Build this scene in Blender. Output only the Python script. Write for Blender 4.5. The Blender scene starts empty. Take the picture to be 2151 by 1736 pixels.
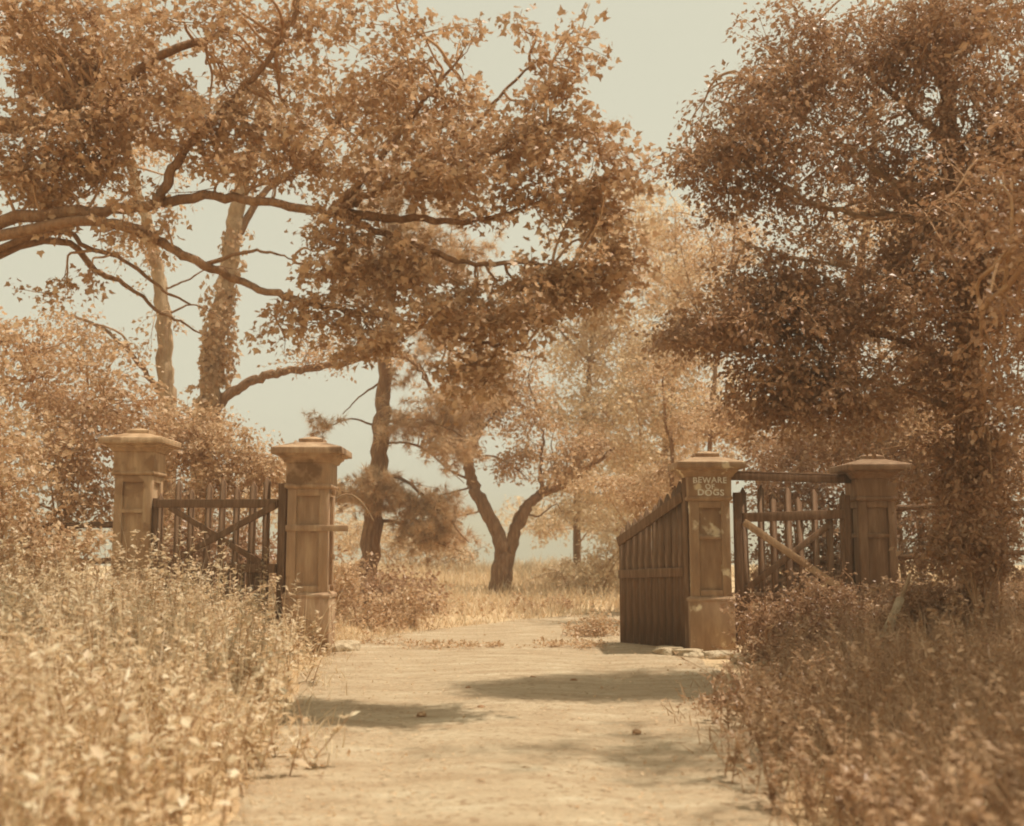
import bpy, math
import numpy as np
from mathutils import Vector

scene = bpy.context.scene
R_ = math.radians
rng = np.random.default_rng(7)

# ------------------------------------------------------------------ camera
F, CX, CY, HOR, CH = 2350.0, 1075.5, 868.0, 1150.0, 1.32      # focal length etc. for a 2151 px wide frame
TILT = math.atan((HOR - CY) / F)
cam_d = bpy.data.cameras.new("camera")
cam = bpy.data.objects.new("camera", cam_d)
scene.collection.objects.link(cam)
cam.location = (0, 0, CH)
cam.rotation_euler = (math.pi / 2 + TILT, 0, 0)
cam_d.sensor_fit = 'HORIZONTAL'
cam_d.sensor_width = 36.0
cam_d.lens = 36.0 * F / 2151.0
cam_d.dof.use_dof = True; cam_d.dof.focus_distance = 14.0; cam_d.dof.aperture_fstop = 1.5
cam_d.clip_start, cam_d.clip_end = 0.1, 4000
scene.camera = cam
HAZE = 0.0030

# ------------------------------------------------------------------ sky, sun, exposure
SUN_EL, SUN_AZ = R_(68), R_(82)            # azimuth clockwise from +Y (the view direction)
SUN_TINT = (1.0, 0.92, 0.79)
world = bpy.data.worlds.new("World")
scene.world = world
world.use_nodes = True
wn, wl = world.node_tree.nodes, world.node_tree.links
wn.clear()
sky = wn.new("ShaderNodeTexSky")
sky.sky_type = 'NISHITA'
sky.sun_disc = False
sky.sun_elevation, sky.sun_rotation = SUN_EL, SUN_AZ
sky.dust_density = 4.0
bw = wn.new("ShaderNodeRGBToBW")
pw = wn.new("ShaderNodeMath"); pw.operation = 'POWER'; pw.inputs[1].default_value = 0.22
tint = wn.new("ShaderNodeMixRGB"); tint.blend_type = 'MULTIPLY'; tint.inputs[0].default_value = 1.0
tint.inputs[2].default_value = (4.05, 3.94, 3.10, 1)
bg = wn.new("ShaderNodeBackground"); bg.inputs[1].default_value = 0.12
wo = wn.new("ShaderNodeOutputWorld")
wl.new(sky.outputs[0], bw.inputs[0]); wl.new(bw.outputs[0], pw.inputs[0])
wl.new(pw.outputs[0], tint.inputs[1]); wl.new(tint.outputs[0], bg.inputs[0]); wl.new(bg.outputs[0], wo.inputs[0])

sun_d = bpy.data.lights.new("sun", 'SUN')
sun_d.energy = 3.7
sun_d.angle = R_(0.9)
sun_d.color = SUN_TINT
sun = bpy.data.objects.new("sun", sun_d)
scene.collection.objects.link(sun)
sdir = Vector((math.sin(SUN_AZ) * math.cos(SUN_EL), math.cos(SUN_AZ) * math.cos(SUN_EL), math.sin(SUN_EL)))
sun.rotation_euler = sdir.to_track_quat('Z', 'Y').to_euler()
sun.location = sdir * 60

vs = scene.view_settings
vs.view_transform = 'Standard'; vs.look = 'None'; vs.exposure = 0.2; vs.gamma = 1.0
scene.render.engine = 'CYCLES'
cy = scene.cycles
cy.max_bounces = 6; cy.diffuse_bounces = 4; cy.glossy_bounces = 1; cy.transmission_bounces = 4; cy.volume_bounces = 0
cy.use_adaptive_sampling = True; cy.adaptive_threshold = 0.03; cy.use_light_tree = False
cy.use_denoising = True
cy.filter_width = 1.9
cy.caustics_reflective = False; cy.caustics_refractive = False

# ------------------------------------------------------------------ helpers
def P(px, py, D):
    """world point at depth y = D that stands behind picture point px, py"""
    u, v = (px - CX) / F, (CY - py) / F
    d = np.array([u, math.cos(TILT) - v * math.sin(TILT), math.sin(TILT) + v * math.cos(TILT)])
    return np.array([0, 0, CH]) + d * (D / d[1])

COL = scene.collection.objects

def tag(o, label=None, cat=None, group=None, kind=None):
    if label: o["label"] = label
    if cat: o["category"] = cat
    if group: o["group"] = group
    if kind: o["kind"] = kind
    return o

def empty(name, loc, label, cat, group=None, rz=0.0):
    o = bpy.data.objects.new(name, None)
    o.location = Vector([float(c) for c in loc]); o.rotation_euler.z = rz
    o.empty_display_size = 0.3
    COL.link(o)
    return tag(o, label, cat, group)

def link_mesh(name, me, mat, parent=None, world_coords=True):
    o = bpy.data.objects.new(name, me)
    if mat is not None and not me.materials: me.materials.append(mat)
    COL.link(o)
    if parent is not None:
        o.parent = parent
        if world_coords:                       # geometry was written in world space
            lo = parent.location
            p = parent.parent
            off = Vector(lo)
            while p is not None:
                off += p.location; p = p.parent
            o.location = -off
    return o

def np_mesh(name, V, faces, smooth=False):
    """V (n,3); faces: list of int arrays (m,k)"""
    me = bpy.data.meshes.new(name)
    V = np.asarray(V, dtype=np.float32)
    me.vertices.add(len(V)); me.vertices.foreach_set("co", V.ravel())
    loops = np.concatenate([f.ravel() for f in faces]).astype(np.int32)
    sizes = np.concatenate([np.full(len(f), f.shape[1], dtype=np.int32) for f in faces])
    starts = np.concatenate([[0], np.cumsum(sizes)[:-1]]).astype(np.int32)
    me.loops.add(len(loops)); me.loops.foreach_set("vertex_index", loops)
    me.polygons.add(len(sizes)); me.polygons.foreach_set("loop_start", starts)
    if smooth: me.polygons.foreach_set("use_smooth", np.ones(len(sizes), dtype=bool))
    me.update(calc_edges=True)
    me.validate()
    return me

def unit(v):
    v = np.asarray(v, float)
    return v / np.maximum(np.linalg.norm(v, axis=-1, keepdims=True), 1e-9)

def smooth_path(pts, n=5):
    pts = np.asarray(pts, float)
    if len(pts) < 3: 
        t = np.linspace(0, 1, n + 1)[:, None]
        return pts[0] * (1 - t) + pts[-1] * t
    Q = np.vstack([2 * pts[0] - pts[1], pts, 2 * pts[-1] - pts[-2]])
    out = []
    for i in range(1, len(Q) - 2):
        for t in np.linspace(0, 1, n, endpoint=False):
            a, b, c, d = Q[i - 1], Q[i], Q[i + 1], Q[i + 2]
            out.append(0.5 * (2 * b + (c - a) * t + (2 * a - 5 * b + 4 * c - d) * t * t + (3 * b - a - 3 * c + d) * t ** 3))
    out.append(pts[-1])
    return np.array(out)

class MB:
    """collects geometry for one mesh"""
    def __init__(s): s.V, s.F, s.n = [], {}, 0
    def add(s, V, faces):
        V = np.asarray(V, float)
        for f in faces:
            f = np.asarray(f)
            s.F.setdefault(f.shape[1], []).append(f + s.n)
        s.V.append(V); s.n += len(V)
    def tube(s, pts, r0, r1=None, sides=8, wob=0.0, radii=None):
        pts = np.asarray(pts, float); m = len(pts)
        rad = np.linspace(r0, r0 if r1 is None else r1, m) if radii is None else np.asarray(radii, float)
        tang = unit(np.gradient(pts, axis=0))
        ref = np.array([0.0, 0, 1]) if abs(tang[0][2]) < 0.9 else np.array([1.0, 0, 0])
        rings = []
        u = unit(np.cross(tang[0], ref))
        for i in range(m):
            u = unit(u - tang[i] * np.dot(u, tang[i])); w = np.cross(tang[i], u)
            a = np.linspace(0, 2 * math.pi, sides, endpoint=False)
            rr = rad[i] * (1 + wob * rng.normal(size=sides))
            rings.append(pts[i] + (np.cos(a) * rr)[:, None] * u + (np.sin(a) * rr)[:, None] * w)
        V = np.vstack(rings + [pts[:1] - tang[0] * rad[0] * .3, pts[-1:] + tang[-1] * rad[-1]])
        i, j = np.meshgrid(np.arange(m - 1), np.arange(sides), indexing='ij')
        j2 = (j + 1) % sides
        q = np.stack([i * sides + j, i * sides + j2, (i + 1) * sides + j2, (i + 1) * sides + j], -1).reshape(-1, 4)
        k = np.arange(sides); k2 = (k + 1) % sides
        c0 = np.stack([k2, k, np.full(sides, m * sides)], -1)
        c1 = np.stack([(m - 1) * sides + k, (m - 1) * sides + k2, np.full(sides, m * sides + 1)], -1)
        s.add(V, [q, c0, c1])
    def box(s, c, size, ax=None, jit=0.0):
        """centre, full size, optional 3x3 axes (rows)"""
        h = np.asarray(size, float) / 2
        sg = np.array([[x, y, z] for x in (-1, 1) for y in (-1, 1) for z in (-1, 1)], float)
        V = sg * h
        if jit: V = V + rng.normal(scale=jit, size=V.shape)
        if ax is not None: V = V @ np.asarray(ax, float)
        f = np.array([[0, 1, 3, 2], [4, 6, 7, 5], [0, 4, 5, 1], [2, 3, 7, 6], [0, 2, 6, 4], [1, 5, 7, 3]])
        s.add(V + np.asarray(c, float), [f])
    def rings_square(s, prof, jit=0.0):
        """square lathe: list of (half_width, z)"""
        V = np.vstack([[[-w, -w, z], [w, -w, z], [w, w, z], [-w, w, z]] for w, z in prof]).astype(float)
        if jit: V = V + rng.normal(scale=jit, size=V.shape)
        f = []
        for i in range(len(prof) - 1):
            for k in range(4):
                f.append([4 * i + k, 4 * i + (k + 1) % 4, 4 * i + 4 + (k + 1) % 4, 4 * i + 4 + k])
        f.append([3, 2, 1, 0]); L = 4 * (len(prof) - 1); f.append([L, L + 1, L + 2, L + 3])
        s.add(V, [np.array(f)])
    def leaves(s, tmpl, pos, d, nrm, size, wid=None):
        TV, TF = tmpl
        d = unit(d); nrm = unit(nrm - d * np.sum(d * nrm, 1, keepdims=True)); x = np.cross(d, nrm)
        sz = np.asarray(size)[:, None, None]
        wx = sz if wid is None else np.asarray(wid)[:, None, None]
        V = pos[:, None, :] + wx * TV[None, :, 0:1] * x[:, None, :] + sz * (TV[None, :, 1:2] * d[:, None, :] + TV[None, :, 2:3] * nrm[:, None, :])
        k, N = len(TV), len(pos)
        f = (TF[None] + (np.arange(N) * k)[:, None, None]).reshape(-1, TF.shape[1])
        s.add(V.reshape(-1, 3), [f])
    def build(s, name, mat, parent=None, smooth=False, bevel=0.0, world_coords=True):
        me = np_mesh(name, np.vstack(s.V), [np.vstack(v) for v in s.F.values()], smooth)
        o = link_mesh(name, me, mat, parent, world_coords)
        if bevel:
            m = o.modifiers.new("bevel", 'BEVEL'); m.width = bevel; m.segments = 2; m.limit_method = 'ANGLE'
        return o

def leaf_template(kind):
    if kind == 'maple':
        h = [(.34, -.04), (.54, .32), (.24, .46)]
        out = [(0, 0)] + h + [(0, 1.0)] + [(-a, b) for a, b in reversed(h)]
        V = [(0, .34, -.03)] + [(a, b, .16 * abs(a) - .10 * b * b) for a, b in out]
        n = len(out)
        return np.array(V, float), np.array([[0, 1 + i, 1 + (i + 1) % n] for i in range(n)])
    w = {'ovate': .30, 'lance': .14, 'round': .42}.get(kind, .3)
    if kind == 'needles':
        V, Fc = [], []
        g = np.random.default_rng(3)
        for i in range(16):
            a = g.uniform(0, 2 * math.pi); el = g.uniform(.15, 1.25)
            t = np.array([math.cos(a) * math.cos(el), math.sin(el), math.sin(a) * math.cos(el)]) * g.uniform(.7, 1)
            sd = unit(np.cross(t, [.3, .2, .9])) * .03
            V += [sd, -sd, t]; Fc.append([3 * i, 3 * i + 1, 3 * i + 2])
        return np.array(V), np.array(Fc)
    if kind == 'blade':
        V = [(-.5, 0, 0), (.5, 0, 0), (.42, .4, .05), (-.42, .4, .05), (.28, .75, .2), (-.28, .75, .2), (0, 1, .42)]
        return np.array(V, float), np.array([[0, 1, 2], [0, 2, 3], [3, 2, 4], [3, 4, 5], [5, 4, 6]])
    V = [(0, 0, 0), (w, .42, .09), (0, 1, -.06), (-w, .42, .09), (0, .45, -.01)]
    return np.array(V, float), np.array([[0, 1, 4], [1, 2, 4], [2, 3, 4], [3, 0, 4]])

LEAF = {k: leaf_template(k) for k in ('maple', 'ovate', 'lance', 'round', 'needles', 'blade')}

# ------------------------------------------------------------------ materials (toned like the sepia print)
def new_mat(name):
    m = bpy.data.materials.new(name); m.use_nodes = True
    nt = m.node_tree; nt.nodes.clear()
    out = nt.nodes.new("ShaderNodeOutputMaterial")
    return m, nt.nodes, nt.links, out

def ramp(nodes, stops):
    r = nodes.new("ShaderNodeValToRGB")
    el = r.color_ramp.elements
    el[0].position, el[0].color = stops[0][0], (*stops[0][1], 1)
    el[1].position, el[1].color = stops[-1][0], (*stops[-1][1], 1)
    for p, c in stops[1:-1]:
        e = el.new(p); e.color = (*c, 1)
    return r

def leaf_mat(name, dark, light, transl=0.4, spec=0.35, rough=0.45):
    m, n, l, out = new_mat(name)
    geo = n.new("ShaderNodeNewGeometry")
    rp = ramp(n, [(0.0, dark), (0.7, tuple((a + b) / 2 for a, b in zip(dark, light))), (1.0, light)])
    l.new(geo.outputs["Random Per Island"], rp.inputs[0])
    pb = n.new("ShaderNodeBsdfPrincipled")
    pb.inputs["Roughness"].default_value = rough
    pb.inputs["Specular IOR Level"].default_value = spec
    l.new(rp.outputs[0], pb.inputs["Base Color"])
    tr = n.new("ShaderNodeBsdfTranslucent")
    l.new(rp.outputs[0], tr.inputs[0])
    mx = n.new("ShaderNodeMixShader"); mx.inputs[0].default_value = transl
    l.new(pb.outputs[0], mx.inputs[1]); l.new(tr.outputs[0], mx.inputs[2])
    l.new(mx.outputs[0], out.inputs[0])
    return m

def rough_mat(name, stops, scale=(6, 6, 6), detail=6, bump=0.4, bscale=40.0, bdist=0.02, rough=0.9, spec=0.2, spots=None):
    m, n, l, out = new_mat(name)
    tc = n.new("ShaderNodeTexCoord")
    mp = n.new("ShaderNodeMapping"); mp.inputs["Scale"].default_value = scale
    l.new(tc.outputs["Object"], mp.inputs[0])
    nz = n.new("ShaderNodeTexNoise"); nz.inputs["Scale"].default_value = 1.0; nz.inputs["Detail"].default_value = detail
    nz.inputs["Roughness"].default_value = 0.62
    l.new(mp.outputs[0], nz.inputs[0])
    rp = ramp(n, stops)
    l.new(nz.outputs[0], rp.inputs[0])
    pb = n.new("ShaderNodeBsdfPrincipled")
    pb.inputs["Roughness"].default_value = rough; pb.inputs["Specular IOR Level"].default_value = spec
    col = rp.outputs[0]
    if spots:
        n2 = n.new("ShaderNodeTexNoise"); n2.inputs["Scale"].default_value = spots[0]; n2.inputs["Detail"].default_value = 8
        l.new(tc.outputs["Object"], n2.inputs[0])
        mr = n.new("ShaderNodeMapRange"); mr.inputs[1].default_value = spots[1]; mr.inputs[2].default_value = spots[1] + .06
        l.new(n2.outputs[0], mr.inputs[0])
        mc = n.new("ShaderNodeMixRGB"); mc.inputs[2].default_value = (*spots[2], 1)
        l.new(mr.outputs[0], mc.inputs[0]); l.new(col, mc.inputs[1]); col = mc.outputs[0]
    l.new(col, pb.inputs["Base Color"])
    nb = n.new("ShaderNodeTexNoise"); nb.inputs["Scale"].default_value = bscale; nb.inputs["Detail"].default_value = 5
    mp2 = n.new("ShaderNodeMapping"); mp2.inputs["Scale"].default_value = tuple(s / max(scale) for s in scale)
    l.new(tc.outputs["Object"], mp2.inputs[0]); l.new(mp2.outputs[0], nb.inputs[0])
    bp = n.new("ShaderNodeBump"); bp.inputs["Strength"].default_value = bump; bp.inputs["Distance"].default_value = bdist
    l.new(nb.outputs[0], bp.inputs["Height"]); l.new(bp.outputs[0], pb.inputs["Normal"])
    l.new(pb.outputs[0], out.inputs[0])
    return m

M = {}
M['maple'] = leaf_mat('maple_leaf', (.45, .265, .14), (.70, .49, .30), .40)
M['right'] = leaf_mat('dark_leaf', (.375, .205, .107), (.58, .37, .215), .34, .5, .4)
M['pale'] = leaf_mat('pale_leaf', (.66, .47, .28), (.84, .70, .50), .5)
M['mid'] = leaf_mat('mid_leaf', (.52, .32, .175), (.74, .54, .34), .45)
M['bush'] = leaf_mat('bush_leaf', (.54, .34, .185), (.78, .59, .38), .42)
M['pine'] = leaf_mat('pine_needle', (.60, .40, .23), (.76, .57, .37), .42)
M['weed'] = leaf_mat('weed_leaf', (.64, .45, .26), (.88, .78, .58), .42)
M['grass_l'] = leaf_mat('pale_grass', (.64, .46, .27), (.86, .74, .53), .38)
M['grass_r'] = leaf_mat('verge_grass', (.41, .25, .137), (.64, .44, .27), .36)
M['meadow'] = leaf_mat('meadow_grass', (.66, .48, .29), (.84, .72, .52), .4)
M['bark'] = rough_mat('bark', [(.3, (.20, .105, .055)), (.55, (.33, .185, .10)), (.8, (.50, .33, .19))], (14, 14, 3), 8, 1.0, 30, .04)
M['bark_pale'] = rough_mat('pale_bark', [(.3, (.30, .18, .10)), (.5, (.42, .28, .165)), (.75, (.58, .42, .27))], (9, 9, 4), 8, .6, 30, .02)
M['twig'] = rough_mat('twig_bark', [(.3, (.40, .22, .12)), (.7, (.54, .35, .20))], (10, 10, 10), 4, .3)
M['wood'] = rough_mat('weathered_wood', [(.3, (.13, .069, .036)), (.5, (.19, .105, .056)), (.7, (.29, .17, .095))], (22, 22, 2.2), 8, .5, 30, .006, .85)
M['wood_dark'] = rough_mat('shaded_pillar_wood', [(.3, (.19, .105, .056)), (.5, (.25, .147, .082)), (.72, (.35, .22, .13))], (11, 11, 2.2), 9, .5, 40, .006, .8, .25)  # the tree's shade on the outer pillar is put into this darker tone
M['wood_pillar'] = rough_mat('pale_pillar_wood', [(.3, (.36, .22, .12)), (.5, (.47, .305, .175)), (.72, (.62, .44, .265))], (9, 9, 1.3), 12, .8, 40, .010, .85, .2, spots=(2.6, .56, (.34, .20, .105)))  # pale tone, with lens flare over the outer left pillar put in
M['wood_road'] = rough_mat('dark_spotted_wood', [(.3, (.33, .20, .115)), (.5, (.43, .275, .165)), (.72, (.56, .395, .245))], (9, 9, 1.3), 12, .8, 40, .010, .85, .2, spots=(2.2, .58, (.24, .14, .075)))  # slightly darker copy of the pillar wood, with random dark spots
M['wood_spotted'] = rough_mat('spotted_pillar_paint', [(.3, (.28, .165, .09)), (.5, (.37, .23, .13)), (.72, (.50, .34, .20))], (9, 9, 2), 9, .5, 40, .006, .8, .25, spots=(3.2, .60, (.80, .68, .47)))  # brown base with pale spots at random
M['paint'] = rough_mat('white_lettering', [(.36, (.40, .26, .15)), (.43, (.86, .82, .70)), (.6, (.94, .93, .84))], (30, 30, 30), 8, .2)
M['stone'] = rough_mat('pale_stone', [(.3, (.36, .25, .15)), (.5, (.52, .40, .26)), (.72, (.66, .54, .37))], (9, 9, 9), 10, .9, 22, .05)
M['dirt'] = rough_mat('road_dirt', [(.28, (.42, .29, .17)), (.45, (.50, .365, .23)), (.58, (.56, .43, .28)), (.74, (.68, .57, .40))], (1.3, 3.6, 1), 14, 1.0, 46, .045, spots=(14.0, .585, (.40, .27, .16)))
M['earth'] = rough_mat('verge_earth', [(.3, (.50, .33, .18)), (.7, (.68, .52, .32))], (1.2, 1.2, 1.2), 8, .6, 20, .05)
M['iron'] = rough_mat('rusty_iron', [(.3, (.28, .15, .075)), (.7, (.46, .28, .15))], (20, 20, 20), 6, .4)

# ------------------------------------------------------------------ terrain
def sstep(a, b, x):
    t = np.clip((x - a) / (b - a), 0, 1); return t * t * (3 - 2 * t)

def n2(x, y, s, ph=0.0):
    return (np.sin(x * s + 1.7 * np.sin(y * s * .7 + ph) + ph) + np.sin(y * s * 1.3 + 1.3 * np.sin(x * s * .9 - ph) + 2 * ph) + np.sin((x + y) * s * .6 + ph * 3)) / 3

def road_c(y): return np.where(y < 15, 0.0, 0.055 * (np.maximum(y, 15) - 15) ** 2)
def road_w(y): return np.clip(.60 + .125 * y, .9, 2.05) + .18 * sstep(11, 14, y) - 0.75 * sstep(15, 21, y)

def ground_h(x, y):
    x, y = np.asarray(x, float), np.asarray(y, float)
    d = x - road_c(np.minimum(y, 26)); w = road_w(y)
    off = np.abs(d) - w - np.where(d > 0, .8 * sstep(10.2, 12.8, y) * (1 - sstep(14.3, 15.0, y)), 0)
    bank = np.where(d < 0, .26, .30) * sstep(0.05, 1.6, off) + np.where(d < 0, .15, .30) * sstep(1.5, 5, off)
    bank = bank * (1 - .65 * sstep(15, 22, y))
    h = bank + .05 * n2(x, y, 1.3) * sstep(.2, 1.5, off) + .10 * n2(x, y, .35, 1.0) * sstep(.5, 3, off)
    h = h + .25 * sstep(24, 36, y) - 14.0 * sstep(42, 420, y)
    return h - 0.012

gx = np.concatenate([-np.geomspace(420, 12, 20), np.arange(-11.5, 11.6, .25), np.geomspace(12, 420, 20)])
gy = np.concatenate([-np.geomspace(60, 3, 10), np.arange(-2, 40, .3), np.geomspace(40.5, 600, 28)])
X, Y = np.meshgrid(gx, gy)
Z = ground_h(X, Y)
nx, ny = len(gx), len(gy)
i, j = np.meshgrid(np.arange(ny - 1), np.arange(nx - 1), indexing='ij')
q = np.stack([i * nx + j, i * nx + j + 1, (i + 1) * nx + j + 1, (i + 1) * nx + j], -1).reshape(-1, 4)
g = link_mesh("ground", np_mesh("ground", np.stack([X, Y, Z], -1).reshape(-1, 3), [q], True), M['earth'])
tag(g, "earth verges and meadow ground on either side of the drive", "ground", kind="structure")

# dirt drive through the gateway, bending right behind the open leaf
ys = np.concatenate([np.arange(-4, 26.1, .16)])
ts = np.linspace(-1, 1, 41)
rows = []
for y in ys:
    c, w = road_c(np.array(y)), road_w(np.array(y)) + .12
    t = ts.copy()
    edge = .09 * n2(np.array(y * 1.0), np.array(3.1), 2.3) + .05 * n2(np.array(y), np.array(9.), 6.1)
    x = c + t * (w + edge)
    z = 0.004 + .016 * np.exp(-((np.abs(t) - .46) / .13) ** 2) * -1 + .012 * np.exp(-(t / .25) ** 2) + .006 * n2(x, np.full_like(x, y), 3.1) + .003 * n2(x, np.full_like(x, y), 9.0, 2.)
    z = np.where(np.abs(t) > .97, -.03, z + .008)
    rows.append(np.stack([x, np.full_like(x, y), z], -1))
RV = np.vstack(rows); ny, nx = len(ys), len(ts)
i, j = np.meshgrid(np.arange(ny - 1), np.arange(nx - 1), indexing='ij')
q = np.stack([i * nx + j, i * nx + j + 1, (i + 1) * nx + j + 1, (i + 1) * nx + j], -1).reshape(-1, 4)
road = link_mesh("road", np_mesh("road", RV, [q], True), M['dirt'])
tag(road, "pale dirt drive running between the gate pillars", "road", kind="structure")

# ------------------------------------------------------------------ gate pillars
def pillar(loc, label, mat, h_scale=1.0, letters=False, stub=False):
    root = empty("gate_pillar", loc, label, "pillar", "four gate pillars")
    def part(name, mb, m=None, bevel=.003, parent=None):
        o = mb.build(name, m or mat, parent or root, bevel=bevel, world_coords=False); return o
    s = h_scale
    b = MB(); b.rings_square([(.285, -.25), (.285, .70 * s)], .002); part("plinth", b)
    b = MB(); b.rings_square([(.300, .70 * s), (.300, .735 * s), (.262, .765 * s)], .002); part("plinth_moulding", b)
    b = MB(); b.rings_square([(.215, .74 * s), (.215, 2.07 * s)]); part("shaft", b)
    z0, z1, zm = .766 * s, 2.045 * s, 1.555 * s
    for k in range(4):                                        # framing boards round the sunken panels of each face
        a = k * math.pi / 2; ca, sa = math.cos(a), math.sin(a)
        ax = np.array([[ca, sa, 0], [-sa, ca, 0], [0, 0, 1]])
        def at(u, z): return np.array([u * ca + .235 * sa, u * sa - .235 * ca, z])
        for sd in (-1, 1):
            b = MB(); b.box(at(sd * .197, (z0 + z1) / 2), (.105 if k % 2 == 0 else .1, .046, z1 - z0), ax, .0015); part("stile", b, bevel=.004)
        for zz, hh in ((z0 + .04, .078), (z1 - .045, .088)):
            b = MB(); b.box(at(0, zz), (.286, .040, hh), ax, .0015); part("panel_rail", b, bevel=.004)
        b = MB(); b.box(at(0, zm), (.286, .040, .055), ax, .0015); part("panel_rail", b, bevel=.004)
    b = MB(); b.rings_square([(.265, z1), (.292, z1 + .02), (.292, z1 + .05), (.278, z1 + .06)], .0015); part("neck_moulding", b)
    b = MB(); b.rings_square([(.276, z1 + .058), (.276, z1 + .33 * s)], .0015); fr = part("frieze", b)
    zc = z1 + .33 * s
    b = MB(); b.rings_square([(.27, zc - .01), (.300, zc), (.312, zc + .025), (.330, zc + .045), (.352, zc + .06), (.356, zc + .085), (.392, zc + .090), (.392, zc + .105)], .0015); part("cornice_cove", b)
    b = MB(); b.rings_square([(.436, zc + .102), (.440, zc + .108), (.440, zc + .178), (.43, zc + .186), (.17, zc + .262)], .002); part("cap_slab", b)
    b = MB(); b.rings_square([(.155, zc + .25), (.155, zc + .312), (.05, zc + .345)], .002); part("finial_block", b)
    if stub:
        b = MB(); b.box((.12, -.262, zm), (.78, .03, .075), None, .002); part("cross_board", b)
        for zz in (.82 * s, 1.2 * s, 2.0 * s):
            b = MB(); b.box((.305, -.15, zz), (.05, .09, .07), None, .002); part("hinge_pin", b, M['iron'])
    if letters:
        for body, size, zz, dx, wx in (("BEWARE", .105, z1 + .232, 0.0, 1.0), ("OF", .090, z1 + .155, .0, 1.0), ("DOGS", .110, z1 + .070, .01, 1.06)):
            cu = bpy.data.curves.new("lettering", 'FONT'); cu.body = body; cu.size = size
            cu.align_x = 'CENTER'; cu.extrude = .0015; cu.offset = .0025; cu.space_character = 1.12
            to = bpy.data.objects.new("lettering", cu); COL.link(to)
            bpy.context.view_layer.update()
            me = bpy.data.meshes.new_from_object(to.evaluated_get(bpy.context.evaluated_depsgraph_get()))
            COL.unlink(to); bpy.data.objects.remove(to)
            co = np.empty(len(me.vertices) * 3, dtype=np.float32); me.vertices.foreach_get("co", co); co = co.reshape(-1, 3)
            co[:, 1] += .004 * np.sin(co[:, 0] * 31 + size * 50); co[:, 0] *= wx
            me.vertices.foreach_set("co", co.ravel()); me.name = "lettering"
            lo = link_mesh("lettering", me, M['paint'], root, False)
            lo.location = (dx, -.2795, zz); lo.rotation_euler = (math.pi / 2, 0, 0)
            lo["label"] = f"white painted capitals reading {body}"
    return root

def px_x(px, D): return (px - CX) / F * D
LP = np.array([px_x(648, 14.0), 14.25, 0.0]); RP = np.array([px_x(1490, 14.45), 14.7, -.03])
LO = np.array([px_x(283, 15.5), 15.7, .26]); RO = np.array([px_x(1838, 15.3), 15.5, 0.0])
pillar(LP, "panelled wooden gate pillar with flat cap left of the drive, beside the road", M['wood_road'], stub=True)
pillar(RP, "gate pillar painted with white BEWARE OF DOGS beside the open gate leaf", M['wood_spotted'], .95, letters=True)
pillar(LO, "pale gate pillar half buried in weeds at the far end of the left picket gate", M['wood_pillar'], 1.0)
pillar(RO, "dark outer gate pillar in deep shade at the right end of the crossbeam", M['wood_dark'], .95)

# ------------------------------------------------------------------ gates and fences
def axes_for(u):
    u = unit(np.array([u[0], u[1], 0.0])); return np.array([u, [-u[1], u[0], 0], [0, 0, 1.0]])

def picket_mb(h, w, t, pointed=True):
    b = MB()
    if pointed:
        pr = [(-w / 2, 0), (w / 2, 0), (w / 2, h - w * .8), (0, h), (-w / 2, h - w * .8)]
    else:
        pr = [(-w / 2, 0), (w / 2, 0), (w / 2, h - .02), (-w / 2, h)]
    n = len(pr)
    V = [[x, -t / 2, z] for x, z in pr] + [[x, t / 2, z] for x, z in pr]
    sides = [[k, (k + 1) % n, n + (k + 1) % n, n + k] for k in range(n)]
    b.add(np.array(V) + rng.normal(scale=.002, size=(2 * n, 3)), [np.array(sides), np.array([list(range(n))[::-1]]), np.array([list(range(n, 2 * n))])])
    return b

def beam(root, name, a, c, w, t, mat, off=0.0, ax=None):
    """board between local points a=(u,z) and c=(u,z) in the gate plane, pushed off along the plane normal"""
    a, c = np.array(a, float), np.array(c, float)
    L = np.linalg.norm(c - a); d = (c - a) / L
    A = np.array([[d[0], 0, d[1]], [0, 1, 0], [-d[1], 0, d[0]]])
    b = MB(); b.box((( a[0] + c[0]) / 2, off, (a[1] + c[1]) / 2), (L, t, w), A, .002)
    return b.build(name, mat, root, bevel=.004, world_coords=False)

def gate_root(name, A, B, z, label, group=None, sag=0.0, lean=0.0):
    u = np.array(B) - np.array(A)
    r = empty(name, (A[0], A[1], z), label, "gate", group, math.atan2(u[1], u[0]))
    r.rotation_euler = (lean, sag, math.atan2(u[1], u[0]))
    return r, math.hypot(u[0], u[1])

# left picket gate
A = (px_x(326, 15.45), 15.5); B = (px_x(600, 14.35), 14.42)
gl, L = gate_root("picket_gate", A, B, .12, "dark picket gate with crossed braces between the two left pillars", "side picket gates")
for k, u in enumerate((.10, .42, .68, .95, 1.20, 1.46, 1.72, 1.98)):
    h = 2.04 + .07 * math.sin(k * 2.1) - (.12 if k == 0 else 0)
    o = picket_mb(h, .105, .024).build("picket", M['wood'], gl, world_coords=False); o.location = (min(u, L - .2), 0, .02); o.rotation_euler.y = rng.normal() * .012
b = MB(); b.box((L - .055, .01, 1.02), (.125, .06, 2.0), None, .003); b.build("hinge_stile", M['wood'], gl, bevel=.005, world_coords=False)
b = MB(); b.box((.0, .01, .95), (.11, .06, 1.85), None, .003); b.build("latch_stile", M['wood'], gl, bevel=.005, world_coords=False)
beam(gl, "top_rail", (.02, 1.80), (L - .11, 1.76), .11, .035, M['wood'], -.032)
beam(gl, "middle_rail", (.05, .93), (L - .11, .93), .12, .035, M['wood'], -.032)
beam(gl, "bottom_rail", (.05, .25), (L - .11, .25), .12, .035, M['wood'], -.032)
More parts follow.
